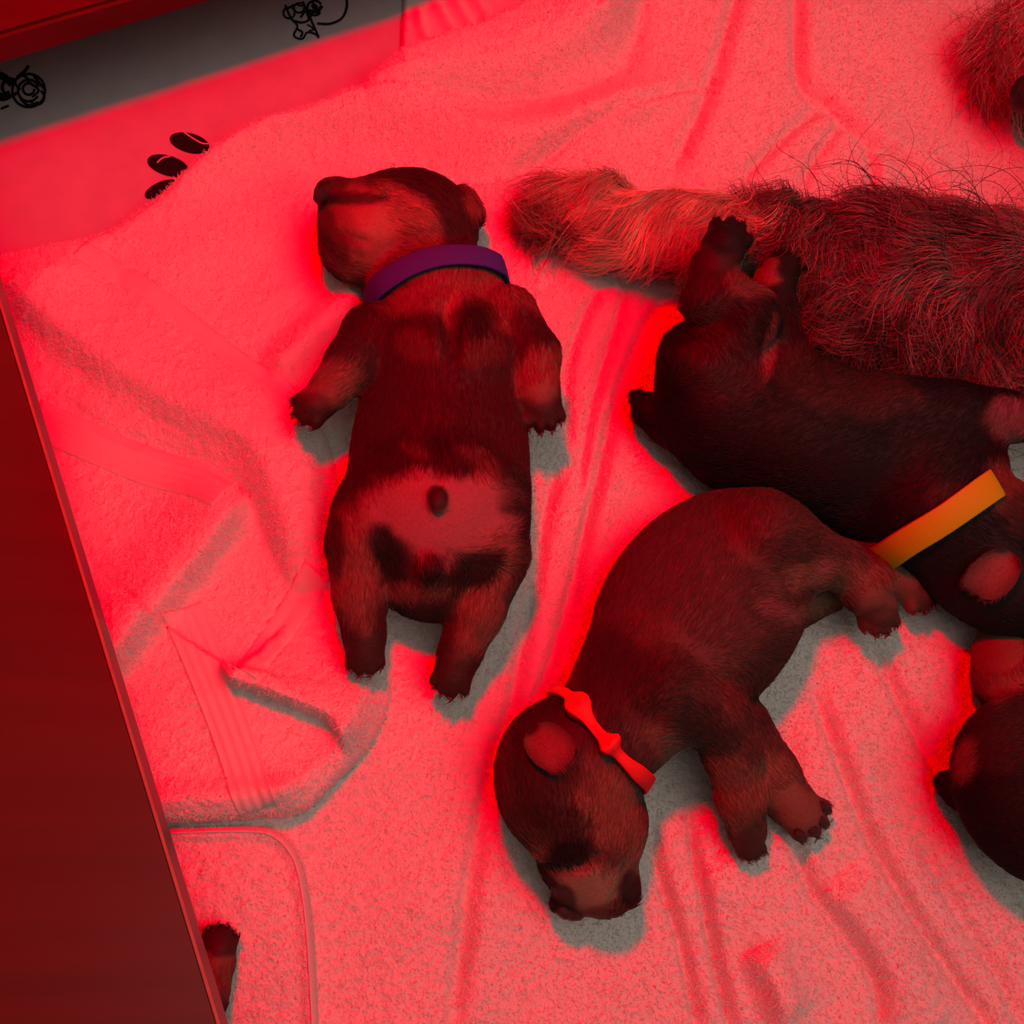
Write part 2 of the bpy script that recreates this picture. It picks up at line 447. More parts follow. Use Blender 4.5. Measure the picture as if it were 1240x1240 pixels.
print('cloth')
XY = np.array([P(px, py, 0)[:2] for px, py in ((-60, -90), (1380, -90), (1380, 1340), (-60, 1340))])
x0, y0 = XY.min(0); x1, y1 = XY.max(0)
# printed pad under everything
px_ = np.linspace(x0 - 0.04, x1 + 0.12, 170); py_ = np.linspace(y0 - 0.10, y1 + 0.06, 170)
Xp, Yp = np.meshgrid(px_, py_, indexing='ij'); xp, yp = Xp.ravel(), Yp.ravel()
def pad_z(x, y): return 0.0012 * vnoise(x, y, 16, 31) + 0.0010 * vnoise(x + y * 0.5, y - x, 34, 32) - 0.0018
Vp = np.stack([xp, yp, pad_z(xp, yp)], 1)
ii = np.arange(170 * 170).reshape(170, 170)
Fp = np.stack([ii[:-1, :-1], ii[1:, :-1], ii[1:, 1:], ii[:-1, 1:]], -1).reshape(-1, 4)
pad = link('whelping_pad', mesh_np('whelping_pad', Vp, Fp), None, MT['pad'])
tag(pad, 'grey printed cotton pad with ink drawings and dark ovals under the white towels', 'pad')

V, Fq, px, py, d = cloth_grid('towel', x0, x1, y0, y1, 0.00125, height_a)
towel_a = link('bath_towel', mesh_np('bath_towel', V, Fq), None, MT['towel'])
tag(towel_a, 'large crumpled white terry towel spread under all the puppies', 'towel')
terry(towel_a, V, Fq, px, py, d, 700000)

def quad_in(px, py, q):
    q = np.asarray(q, float); m = np.ones(px.shape, bool)
    for i in range(len(q)):
        e = q[(i + 1) % len(q)] - q[i]
        m &= (e[0] * (py - q[i, 1]) - e[1] * (px - q[i, 0])) >= 0
    return m
HEMS = {  # flat woven strips of the folded towel: centre line in view, half width
    'hem': ([(104, 314), (144, 336), (200, 370), (260, 416), (320, 462), (356, 490)], 14, 0),
    'hem2': ([(386, 698), (360, 735), (330, 778), (302, 822)], 19, 0),
    'dobby': ([(40, 505), (100, 532), (170, 560), (235, 582), (276, 606)], 24, 5),
    'dobby2': ([(222, 738), (250, 800), (282, 880), (318, 982)], 24, 4),
}
def skip_b(px, py):
    m = np.zeros(px.shape, bool)
    for pts, w, n in HEMS.values():
        dd, t = polyd(px, py, smooth_poly(pts, 5)); m |= (np.abs(dd) < w) & (t > 0.001) & (t < 0.999)
    return m
lift_b = lambda px, py, x, y: np.where(polyd(px, py, A_EDGE_S)[0] > 0, height_a(px, py, x, y)[0], 0.0)
xb0, yb0 = P(-60, 1060, 0)[:2]; xb1, yb1 = P(520, 240, 0)[:2]
V, Fq, px, py, d = cloth_grid('towel', min(xb0, P(-60, 300, 0)[0]), xb1, yb0, yb1, 0.0012, height_b, lift_b)
towel_b = link('folded_towel', mesh_np('folded_towel', V, Fq), None, MT['towel'])
tag(towel_b, 'white terry towel with woven bands folded over on the left below the purple-collared puppy', 'towel')
terry(towel_b, V, Fq, px, py, d, 720000, skip_b)
def strip(name, pts, half, ribs, parent, mat, topfn, raise_=0.0011):
    """Woven band lying on the cloth; ribs adds raised cords along it."""
    c = smooth_poly(pts, 14); tg = np.gradient(c, axis=0); tg /= np.linalg.norm(tg, axis=1)[:, None]
    nr = np.stack([-tg[:, 1], tg[:, 0]], 1)
    m = 25 if ribs else 9
    s = np.linspace(-1, 1, m)
    Q = c[:, None, :] + nr[:, None, :] * (s * half)[None, :, None]
    qx, qy = Q[..., 0].ravel(), Q[..., 1].ravel()
    W = np.array([P(a, b, 0.008) for a, b in zip(qx, qy)])
    z = topfn(qx, qy, W[:, 0], W[:, 1]) + raise_
    sr = np.tile(s, len(c))
    if ribs: z += 0.0007 * (0.5 + 0.5 * np.cos(sr * math.pi * ribs * 1.0)) - 0.0004
    else: z += -0.0012 * (np.abs(sr) > 0.95) + 0.00025 * np.sin(np.repeat(np.arange(len(c)), m) * 1.1)
    W[:, 2] = z
    idx = np.arange(len(c) * m).reshape(len(c), m)
    f = np.stack([idx[:-1, :-1], idx[1:, :-1], idx[1:, 1:], idx[:-1, 1:]], -1).reshape(-1, 4)
    nv = len(W)
    W2 = W.copy(); W2[:, 2] -= 0.0014                         # underside, so the band has thickness
    f2 = f[:, ::-1] + nv
    b = np.concatenate([idx[:, 0], idx[-1, 1:], idx[::-1, -1][1:], idx[0, ::-1][1:]])
    side = np.stack([b[:-1], b[1:], b[1:] + nv, b[:-1] + nv], 1)
    o = link(name, mesh_np(name, np.vstack([W, W2]), np.vstack([f, f2, side])), parent, mat)
    import bmesh
    bm = bmesh.new(); bm.from_mesh(o.data); bmesh.ops.recalc_face_normals(bm, faces=bm.faces); bm.to_mesh(o.data); bm.free()
    return o
for k, (pts, w, n) in HEMS.items():
    strip('woven_band' if n else 'hem_strip', pts, w, n, towel_b, MT['band'], height_all)

lift_c = lambda px, py, x, y: height_a(px, py, x, y)[0]
xc0, yc0 = P(-60, 1300, 0)[:2]; xc1, yc1 = P(420, 980, 0)[:2]
V, Fq, px, py, d = cloth_grid('towel', min(xc0, P(-60, 990, 0)[0]), xc1, yc0, yc1, 0.0012, height_c, lift_c)
towel_c = link('hand_towel', mesh_np('hand_towel', V, Fq), None, MT['towel'])
tag(towel_c, 'small white towel with a rounded hemmed corner under the lone paw at lower left', 'towel')
terry(towel_c, V, Fq, px, py, d, 700000)
strip('hem_strip', C_OUT[1:-1] and [(a - 4, b + 4) for a, b in C_OUT[2:]], 4, 0, towel_c, MT['band'], height_all, 0.002)

# fabric scrap with wrinkles showing between pad and towel at the top
D_OUT = smooth_poly([(560, 130), (520, 95), (488, 76), (487, 40), (489, 0), (492, -60)], 5)
def height_d(px, py, x, y):
    d, t = polyd(px, py, D_OUT)
    u = np.clip(d / 5.0, 0, 1)
    h = 0.0035 + sum(ridge(px, py, pts, 3.0, 5, 8, taper=0.2) for pts in ([(520, -20), (548, 30), (575, 52)], [(545, -20), (570, 25), (590, 42)], [(570, -20), (590, 14), (606, 28)], [(505, 0), (520, 50), (545, 72)]))
    return h * np.sqrt(np.clip(1 - (1 - u) ** 2, 0, 1)), np.where(px < 760, d, -1)
xd0, yd0 = P(470, 140, 0)[:2]; xd1, yd1 = P(720, -60, 0)[:2]
V, Fq, px, py, d = cloth_grid('sheet', P(470, -60, 0)[0], xd1, yd0, yd1, 0.0015, height_d, None, 0.00006, 0.0)
sheet = link('cotton_sheet', mesh_np('cotton_sheet', V, Fq), None, MT['band'])
tag(sheet, 'pale wrinkled cotton sheet tucked under the towel at the top edge beside the grey pad', 'sheet')

# prints on the pad
def blob(name, pts, z_off, parent, mat):
    W = np.array([P(a, b, 0.0) for a, b in pts]); W[:, 2] = pad_z(W[:, 0], W[:, 1]) + z_off
    n = len(W); c = W.mean(0); c[2] = pad_z(c[None, 0], c[None, 1])[0] + z_off + 0.0002
    return link(name, mesh_np(name, np.vstack([W, c[None]]), [[i, (i + 1) % n, n] for i in range(n)], False), parent, mat)
def ell_pts(cx, cy, rx, ry, ang, n=28):
    a = math.radians(ang); t = np.linspace(0, 2 * math.pi, n, endpoint=False)
    return [(cx + rx * math.cos(q) * math.cos(a) - ry * math.sin(q) * math.sin(a), cy + rx * math.cos(q) * math.sin(a) + ry * math.sin(q) * math.cos(a)) for q in t]
def stroke_strip(pts, half):
    c = smooth_poly(pts, 6); tg = np.gradient(c, axis=0); tg /= np.maximum(np.linalg.norm(tg, axis=1), 1e-6)[:, None]
    nr = np.stack([-tg[:, 1], tg[:, 0]], 1)
    Q = np.concatenate([c + nr * half, c - nr * half])
    n = len(c)
    W = np.array([P(a, b, 0.0) for a, b in Q]); W[:, 2] = pad_z(W[:, 0], W[:, 1]) + 0.0006
    return W, [[i, i + 1, n + i + 1, n + i] for i in range(n - 1)]
def drawing(name, strokes, parent):
    Vs, Fs, k = [], [], 0
    for pts, hw in strokes:
        W, f = stroke_strip(pts, hw)
        Vs.append(W); Fs += [[q + k for q in ff] for ff in f]; k += len(W)
    return link(name, mesh_np(name, np.vstack(Vs), Fs, False), parent, MT['ink'])
for cx, cy, rx, ry, an in ((229, 171, 25, 12, 16), (203, 199, 26, 12.5, 16), (195, 228, 22, 9, -24)):
    o = blob('printed_oval', ell_pts(cx, cy, rx, ry, an), 0.0005, pad, MT['ink'])
for pts in ([(222, 158), (232, 165), (244, 172), (252, 173)], [(190, 196), (197, 190), (206, 188)]):
    W, f = stroke_strip(pts, 0.9); W[:, 2] += 0.0004
    link('printed_line', mesh_np('printed_line', W, f, False), pad, MT['pad'])
circ = lambda cx, cy, r, a0=0, a1=360, n=10, sq=1.0: [(cx + r * math.cos(math.radians(a)), cy + r * sq * math.sin(math.radians(a))) for a in np.linspace(a0, a1, n)]
drawing('ink_drawing', [([(384, 27), (400, 27), (414, 20), (420, 6), (419, -8)], 1.6), (circ(350, 14, 7), 1.2), (circ(362, 8, 6, 0, 300), 1.2),
        ([(345, 4), (352, 20), (360, 30), (356, 42), (366, 46), (372, 38), (382, 40), (386, 44), (380, 30), (376, 18), (384, 8), (376, 0)], 1.3),
        ([(356, 24), (366, 26), (374, 22), (370, 12), (364, 20)], 1.5), (circ(381, 8, 9, 40, 330), 1.4), ([(366, 0), (372, 10), (388, 14)], 1.8),
        ([(360, 34), (366, 38), (364, 44)], 1.4), ([(378, 4), (384, 12), (390, 5)], 2.2), ([(348, 10), (356, 4), (366, 6)], 1.0), ([(372, 28), (380, 34), (374, 36)], 1.1)], pad)
drawing('ink_drawing', [(circ(34, 108, 20, 0, 360, 14), 1.6), (circ(34, 108, 13, 30, 340), 1.6), (circ(34, 106, 7, 0, 330), 1.6), (circ(26, 98, 8, 100, 380), 1.5), (circ(44, 116, 9, -60, 160), 1.5),
        ([(14, 100), (4, 92), (-6, 88)], 4.5), ([(12, 112), (2, 116), (-8, 112)], 5), ([(20, 92), (30, 84), (34, 78)], 2), ([(40, 90), (48, 100), (55, 108)], 1.6),
        ([(0, 130), (10, 126)], 1.5), (circ(12, 104, 10, 40, 300), 2.0), ([(24, 118), (34, 126), (46, 122)], 1.8), ([(38, 100), (46, 108), (38, 116)], 1.4)], pad)

# ------------------------------------------------------------------ animals: smooth union of tapered limbs, one surface
class Body:
    def __init__(s):
        s.prims = []; s.claws = []; s.pads = []; s.short = []
    def cone(s, a, ra, b, rb, k=12):
        A, B = P(a[0], a[1], a[2] / 1000), P(b[0], b[1], b[2] / 1000)
        s.prims.append(('c', A, ra * mpp(A), B, rb * mpp(B), k * 0.0005)); return s
    def chain(s, *pts, k=12):
        for (a, b) in zip(pts[:-1], pts[1:]): s.cone(a[:3], a[3], b[:3], b[3], k)
        return s
    def ell(s, c, r, ang=0, k=16, pitch=0, sub=False):
        C = P(c[0], c[1], c[2] / 1000); m = mpp(C); a = math.radians(ang); b = math.radians(pitch)
        u = np.array([math.cos(a) * math.cos(b), -math.sin(a) * math.cos(b), math.sin(b)]); v = np.array([math.sin(a), math.cos(a), 0.0])
        w = np.cross(u, v)
        s.prims.append(('s' if sub else 'e', C, np.array([u, v, w]), np.array(r) * m, k * 0.0005)); return s
    def groove(s, pts, r, k=4):
        for a, b in zip(pts[:-1], pts[1:]):
            A, B = P(a[0], a[1], a[2] / 1000), P(b[0], b[1], b[2] / 1000)
            s.prims.append(('g', A, r * mpp(A), B, r * mpp(B), k * 0.0005))
        return s
    def paw(s, c, ang, r, lift=0, claws=True, soles=False, flat=0.8):
        """Rounded paw with four toes; ang is where the toes point in view."""
        cx, cy, h = c; a = math.radians(ang); ca, sa = math.cos(a), math.sin(a)
        s.ell((cx, cy, h), (r * 1.0, r * 0.92, r * flat), ang, 8)
        s.short.append((cx, cy, r * 1.3))
        for j, q in enumerate((-1.5, -0.5, 0.5, 1.5)):
            f = 0.84 if abs(q) < 1 else 0.56
            tx, ty = cx + ca * r * f - sa * q * r * 0.46, cy + sa * r * f + ca * q * r * 0.46
            s.ell((tx, ty, h - 1), (r * 0.44, r * 0.27, r * 0.46), ang + q * 6, 1.0)
            if claws:
                p = P(tx + ca * r * 0.36, ty + sa * r * 0.36, (h + 2) / 1000)
                s.claws.append((p, np.array([ca, -sa, -0.25]), r * 0.0005))
            if soles:
                s.pads.append((P(tx + ca * r * 0.1, ty + sa * r * 0.1, h / 1000 + r * 0.00040 * 0.5), ang, r * 0.22 * 0.0005, r * 0.17 * 0.0005))
        return s
    def field(s, X):
        d = np.full(len(X), 1.0)
        for p in s.prims:
            if p[0] in 'cg':
                _, A, ra, B, rb, k = p
                ba = B - A; L2 = max(ba @ ba, 1e-12)
                t = np.clip((X - A) @ ba / L2, 0, 1)
                q = np.linalg.norm(X - A - t[:, None] * ba, axis=1) - (ra + (rb - ra) * t)
            else:
                _, C, Rm, r, k = p
                l = (X - C) @ Rm.T
                k0 = np.linalg.norm(l / r, axis=1); k1 = np.linalg.norm(l / r ** 2, axis=1)
                q = k0 * (k0 - 1) / np.maximum(k1, 1e-9)
            if p[0] in 'ce':
                h = np.maximum(k - np.abs(d - q), 0) / k
                d = np.minimum(d, q) - h * h * k * 0.25
            else:
                q = -q
                h = np.maximum(k - np.abs(d - q), 0) / k
                d = np.maximum(d, q) + h * h * k * 0.25
        return d
    def hit(s, px, py, lift=0.0):
        """Where the view ray through a pixel meets the coat: (point, outward normal)."""
        hs = np.linspace(0.16, 0.0, 321)
        pts = np.array([P(px, py, h) for h in hs])
        f = s.field(pts); w = np.where(f < 0)[0]
        i = w[0] if len(w) else int(np.argmin(f))
        p = pts[i]; e = 0.0008
        g = s.field(np.array([p + np.array(q) * e for q in ((1, 0, 0), (-1, 0, 0), (0, 1, 0), (0, -1, 0), (0, 0, 1), (0, 0, -1))]))
        n = np.array([g[0] - g[1], g[2] - g[3], g[4] - g[5]]); n /= max(np.linalg.norm(n), 1e-9)
        return p + n * lift, n
    def line(s, pts, r, k=4, n=6):
        """Groove pressed into the coat along a line in view (mouth, closed eye, midline)."""
        c = smooth_poly(pts, n); H = [s.hit(*q)[0] for q in c]
        new = [('g', A, r * mpp(A), B, r * mpp(B), k * 0.0005) for A, B in zip(H[:-1], H[1:])]
        s.prims += new; return s
    def bounds(s):
        lo, hi = np.full(3, 9.0), np.full(3, -9.0)
        for p in s.prims:
            if p[0] == 'c':
                for c, r in ((p[1], p[2]), (p[3], p[4])): lo = np.minimum(lo, c - r); hi = np.maximum(hi, c + r)
            elif p[0] == 'e':
                r = p[3].max(); lo = np.minimum(lo, p[1] - r); hi = np.maximum(hi, p[1] + r)
        return lo - 0.006, hi + 0.006
    def mesh(s, step=0.0022, zmin=None):
        lo, hi = s.bounds()
        hi[2] = min(hi[2], 0.35)
        if zmin is not None: lo[2] = max(lo[2], zmin - 3 * step)
        n = np.ceil((hi - lo) / step).astype(int) + 1
        ax = [lo[i] + step * np.arange(n[i]) for i in range(3)]
        G = np.stack(np.meshgrid(*ax, indexing='ij'), -1).reshape(-1, 3)
        v = np.empty(len(G))
        for i in range(0, len(G), 200000): v[i:i + 200000] = s.field(G[i:i + 200000])
        if zmin is not None:                       # rests flat on the cloth
            q = zmin - G[:, 2]; k = 0.008; h = np.maximum(k - np.abs(v - q), 0) / k
            v = np.maximum(v, q) + h * h * k * 0.25
        return surface_nets(v.reshape(n), lo, step)
def surface_nets(v, lo, step):
    ins = v < 0
    nx, ny, nz = v.shape
    cs = (nx - 1, ny - 1, nz - 1)
    acc = np.zeros(cs + (3,)); cnt = np.zeros(cs)
    sl = lambda o: tuple(slice(o[i], o[i] + cs[i]) for i in range(3))
    corners = [(a, b, c) for a in (0, 1) for b in (0, 1) for c in (0, 1)]
    for a in corners:
        for axis in range(3):
            if a[axis]: continue
            b = list(a); b[axis] = 1
            va, vb = v[sl(a)], v[sl(b)]
            m = ins[sl(a)] != ins[sl(b)]
            den = np.where(m, va - vb, 1.0); t = np.where(m, va / den, 0)
            p = np.array(a, float)[None, None, None, :] * np.ones(cs + (1,)); p[..., axis] += t
            acc += p * m[..., None]; cnt += m
    act = cnt > 0
    idx = np.full(cs, -1); idx[act] = np.arange(act.sum())
    I = np.argwhere(act)
    V = lo + step * (I + acc[act] / cnt[act][:, None])
    faces = []
    for axis in range(3):
        b = [0, 0, 0]; b[axis] = 1
        s0 = [slice(None)] * 3; s1 = [slice(None)] * 3
        s0[axis] = slice(0, -1); s1[axis] = slice(1, None)
        cr = ins[tuple(s0)] != ins[tuple(s1)]
        e = np.argwhere(cr)
        o1, o2 = (axis + 1) % 3, (axis + 2) % 3
        e = e[(e[:, o1] > 0) & (e[:, o2] > 0) & (e[:, o1] < v.shape[o1] - 1) & (e[:, o2] < v.shape[o2] - 1)]
        def cell(d1, d2):
            q = e.copy(); q[:, o1] -= d1; q[:, o2] -= d2
            return idx[q[:, 0], q[:, 1], q[:, 2]]
        f = np.stack([cell(1, 1), cell(0, 1), cell(0, 0), cell(1, 0)], 1)
        flip = ~ins[tuple(s0)][e[:, 0], e[:, 1], e[:, 2]]
        f[flip] = f[flip][:, ::-1]
        faces.append(f)
    Fq = np.vstack(faces)
    return V, Fq[(Fq >= 0).all(1)]
def vnormals(V, Fq):
    n = np.cross(V[Fq[:, 2]] - V[Fq[:, 0]], V[Fq[:, 3]] - V[Fq[:, 1]])
    N = np.zeros_like(V)
    for i in range(4): np.add.at(N, Fq[:, i], n)
    return N / np.maximum(np.linalg.norm(N, axis=1), 1e-12)[:, None]
def paint(V, base, marks):
    """Coat markings: (px, py, rx, ry, angle, colour, strength) soft ellipses."""
    px, py = proj(V)
    c = np.tile(np.array(base, float), (len(V), 1))
    wob = 0.40 * vnoise(V[:, 0], V[:, 1], 90, 5) + 0.15 * vnoise(V[:, 0], V[:, 1], 220, 6)
    for mx, my, rx, ry, an, col, st in marks:
        a = math.radians(an); dx, dy = px - mx, py - my
        u = (dx * math.cos(a) + dy * math.sin(a)) / rx; w = (-dx * math.sin(a) + dy * math.cos(a)) / ry
        k = (1 - sstep(np.sqrt(u * u + w * w) + wob, 0.7, 1.12)) * st
        c = c * (1 - k[:, None]) + np.array(col) * k[:, None]
    return c
def flow_dirs(R, anchors):
    """Lie of the coat at points R from anchors (px, py, dx, dy)."""
    px, py = proj(R)
    acc = np.zeros((len(R), 2))
    for ax, ay, dx, dy in anchors:
        w = 1.0 / ((px - ax) ** 2 + (py - ay) ** 2 + 400) ** 1.5
        n = math.hypot(dx, dy); acc += w[:, None] * np.array([dx / n, -dy / n])
    acc /= np.maximum(np.linalg.norm(acc, axis=1), 1e-9)[:, None]
    return np.concatenate([acc, np.zeros((len(R), 1))], 1)
def coat(parent, V, Fq, cols, anchors, count, length, radius=0.00018, lift=0.35, bare=None, mess=0.18, npt=4, short=()):
    p = V[Fq]; nrm = np.cross(p[:, 2] - p[:, 0], p[:, 3] - p[:, 1]); ar = np.linalg.norm(nrm, axis=1) / 2
    nrm = nrm / np.maximum(2 * ar, 1e-12)[:, None]
    cx, cy = proj(p.mean(1))
    wt = ar * (nrm[:, 2] > -0.35) * (cx > -40) * (cx < 1280) * (cy > -40) * (cy < 1280)
    pick = rng.choice(len(Fq), count, p=wt / wt.sum())
    u, v = rng.random((count, 1)), rng.random((count, 1))
    q = p[pick]; root = (q[:, 0] * (1 - u) + q[:, 1] * u) * (1 - v) + (q[:, 3] * (1 - u) + q[:, 2] * u) * v
    N = vnormals(V, Fq)[Fq[pick, 0]]
    c = cols[Fq[pick]].mean(1) * rng.uniform(0.6, 1.5, (count, 1))
    d = flow_dirs(root, anchors) + rng.standard_normal((count, 3)) * mess
    d = d - (d * N).sum(1)[:, None] * N
    d /= np.maximum(np.linalg.norm(d, axis=1), 1e-9)[:, None]
    dr = d * (1 - lift) + N * lift; dr /= np.linalg.norm(dr, axis=1)[:, None]
    L = length * rng.uniform(0.6, 1.2, count)
    sx, sy = proj(root)
    for bx, by, br in short: L = L * (0.32 + 0.68 * sstep(np.hypot(sx - bx, sy - by) / br, 0.65, 1.15))
    if bare is not None:
        rx, ry = proj(root); k = np.ones(count)
        for bx, by, brx, bry in bare:
            k = np.minimum(k, sstep(np.hypot((rx - bx) / brx, (ry - by) / bry), 0.7, 1.2))
        keep = rng.random(count) < k + 0.04
        root, N, c, dr, L, d = root[keep], N[keep], c[keep], dr[keep], L[keep] * (0.4 + 0.6 * k[keep]), d[keep]
    bend = (-N * 0.35 + d * 0.1)[:, None, :]
    return strands('fur', root - N * 0.0004, dr, L, np.clip(c, 0, 1), radius, MT['fur'], parent, npt, lambda t, Lm: bend * Lm * (t ** 2)[None, :, None])

def claw_mesh():
    n, rings = 6, 4
    vs, fs = [], []
    for i in range(rings):
        t = i / (rings - 1); r = 0.20 * (1 - t) + 0.02
        for j in range(n):
            a = 2 * math.pi * j / n
            vs.append((t * 1.0, r * math.cos(a), r * math.sin(a) - 0.35 * t * t))
    for i in range(rings - 1):
        for j in range(n): fs.append([i * n + j, i * n + (j + 1) % n, (i + 1) * n + (j + 1) % n, (i + 1) * n + j])
    fs.append(list(range(n))[::-1]); fs.append([(rings - 1) * n + j for j in range(n)])
    me = mesh_np('claw', vs, fs); me.materials.append(MT['claw']); return me
CLAW = claw_mesh()
def uv_ball(n=10, m=7):
    vs = [(0, 0, 1)]; fs = []
    for i in range(1, m):
        for j in range(n):
            a, b = math.pi * i / m, 2 * math.pi * j / n
            vs.append((math.sin(a) * math.cos(b), math.sin(a) * math.sin(b), math.cos(a)))
    vs.append((0, 0, -1))
    for j in range(n): fs.append([0, 1 + j, 1 + (j + 1) % n])
    for i in range(m - 2):
        for j in range(n): fs.append([1 + i * n + j, 1 + (i + 1) * n + j, 1 + (i + 1) * n + (j + 1) % n, 1 + i * n + (j + 1) % n])
    for j in range(n): fs.append([len(vs) - 1, 1 + (m - 2) * n + (j + 1) % n, 1 + (m - 2) * n + j])
    return vs, fs
def ball_mesh(name, mat):
    v, f = uv_ball(); me = mesh_np(name, v, f); me.materials.append(mat); return me
PAD = ball_mesh('paw_pad', MT['pawpad'])
def put_claws(body, parent):
    for p, dr, r in body.claws:
        o = bpy.data.objects.new('claw', CLAW); COL.objects.link(o); o.parent = parent
        q = Vector(dr).to_track_quat('X', 'Z')
        o.matrix_local = Matrix.LocRotScale(Vector(p), q, Vector((r * 0.24, r * 0.34, r * 0.34)))
def put_pads(body, parent):
    for p, ang, rx, ry in body.pads:
        o = bpy.data.objects.new('paw_pad', PAD); COL.objects.link(o); o.parent = parent
        o.matrix_local = Matrix.LocRotScale(Vector(p), Matrix.Rotation(math.radians(-ang), 3, 'Z').to_quaternion(), Vector((rx, ry, min(rx, ry) * 0.8)))
def nose_mesh(parent, c, ang, r, pitch=0.0):
    """Nose leather: broad pad with two nostril hollows."""
    v, f = uv_ball(20, 14); v = np.array(v)
    v[:, 0] *= 0.72
    top = v[:, 2] > 0; v[top, 2] *= 0.75
    v[:, 1] *= 1 - 0.25 * np.clip(-v[:, 2], 0, 1)
    for sgn in (-1, 1):
        dd = np.linalg.norm(v - np.array([0.68, 0.42 * sgn, 0.05]), axis=1)
        v -= (0.30 * np.exp(-(dd / 0.26) ** 2))[:, None] * np.array([1, 0, 0])
    dd = np.hypot(v[:, 1], 0 * v[:, 2]); v[:, 0] -= 0.10 * np.exp(-(dd / 0.10) ** 2) * (v[:, 0] > 0)
    o = link('nose', mesh_np('nose', v, f), parent, MT['nose'])
    m = Matrix.Rotation(math.radians(-ang), 3, 'Z') @ Matrix.Rotation(math.radians(-pitch), 3, 'Y')
    p = P(c[0], c[1], c[2] / 1000); s = r * mpp(p)
    o.matrix_local = Matrix.LocRotScale(Vector(p), m.to_quaternion(), Vector((s, s, s)))
    o['label'] = 'dark nose'
    return o
def ear_flap(parent, base, tip, width, hb, ht, mid, rim, label=None, curl=0.35):
    """Folded ear: a leaf-shaped flap with thickness, cupped along its length."""
    B, T = P(base[0], base[1], hb / 1000), P(tip[0], tip[1], ht / 1000)
    ax = T - B; L = np.linalg.norm(ax); ax /= L
    side = np.cross(ax, [0, 0, 1]); side /= np.linalg.norm(side); up = np.cross(side, ax)
    n, m = 12, 9; w = width * mpp(B)
    vs = []; cs = []
    for lay in (0, 1):
        for i in range(n):
            t = i / (n - 1); ww = w * 1.12 * math.sqrt(max(1 - ((t - 0.55) / 0.58) ** 2, 0.03))
            for j in range(m):
                s = -1 + 2 * j / (m - 1)
                e = min(1.0, max(abs(s) ** 2.5, ((t - 0.3) / 0.7) ** 4 if t > 0.3 else 0, 1 - t * 5)); cs.append(np.array(mid) * (1 - e) + np.array(rim) * e)
                thick = 0.0016 * (1 - abs(s) ** 3) * (1 - t ** 4)
                vs.append(B + ax * L * t + side * ww * s + up * (curl * w * (s * s - 0.3) * (1 - 0.5 * t) + 0.25 * L * t * (1 - t) - thick * lay))
    fs = []
    for i in range(n - 1):
        for j in range(m - 1):
            a = i * m + j; fs.append([a, a + 1, a + m + 1, a + m]); a += n * m; fs.append([a, a + m, a + m + 1, a + 1])
    bd = [j for j in range(m)] + [i * m + m - 1 for i in range(1, n)] + [(n - 1) * m + j for j in range(m - 2, -1, -1)] + [i * m for i in range(n - 2, -1, -1)]
    for a, b in zip(bd[:-1], bd[1:]): fs.append([a, b, b + n * m, a + n * m])
    me = mesh_np('ear', vs, fs); vcol(me, np.array(cs)); o = link('ear', me, parent, MT['body'])
    import bmesh
    bm = bmesh.new(); bm.from_mesh(o.data); bmesh.ops.recalc_face_normals(bm, faces=bm.faces); bm.to_mesh(o.data); bm.free()
    if label: o['label'] = label
    coat(o, np.array(vs), np.array(fs), np.array(cs), [(base[0], base[1], tip[0] - base[0], tip[1] - base[1])], 1500, 0.0034, radius=0.00015, lift=0.3)
    return o
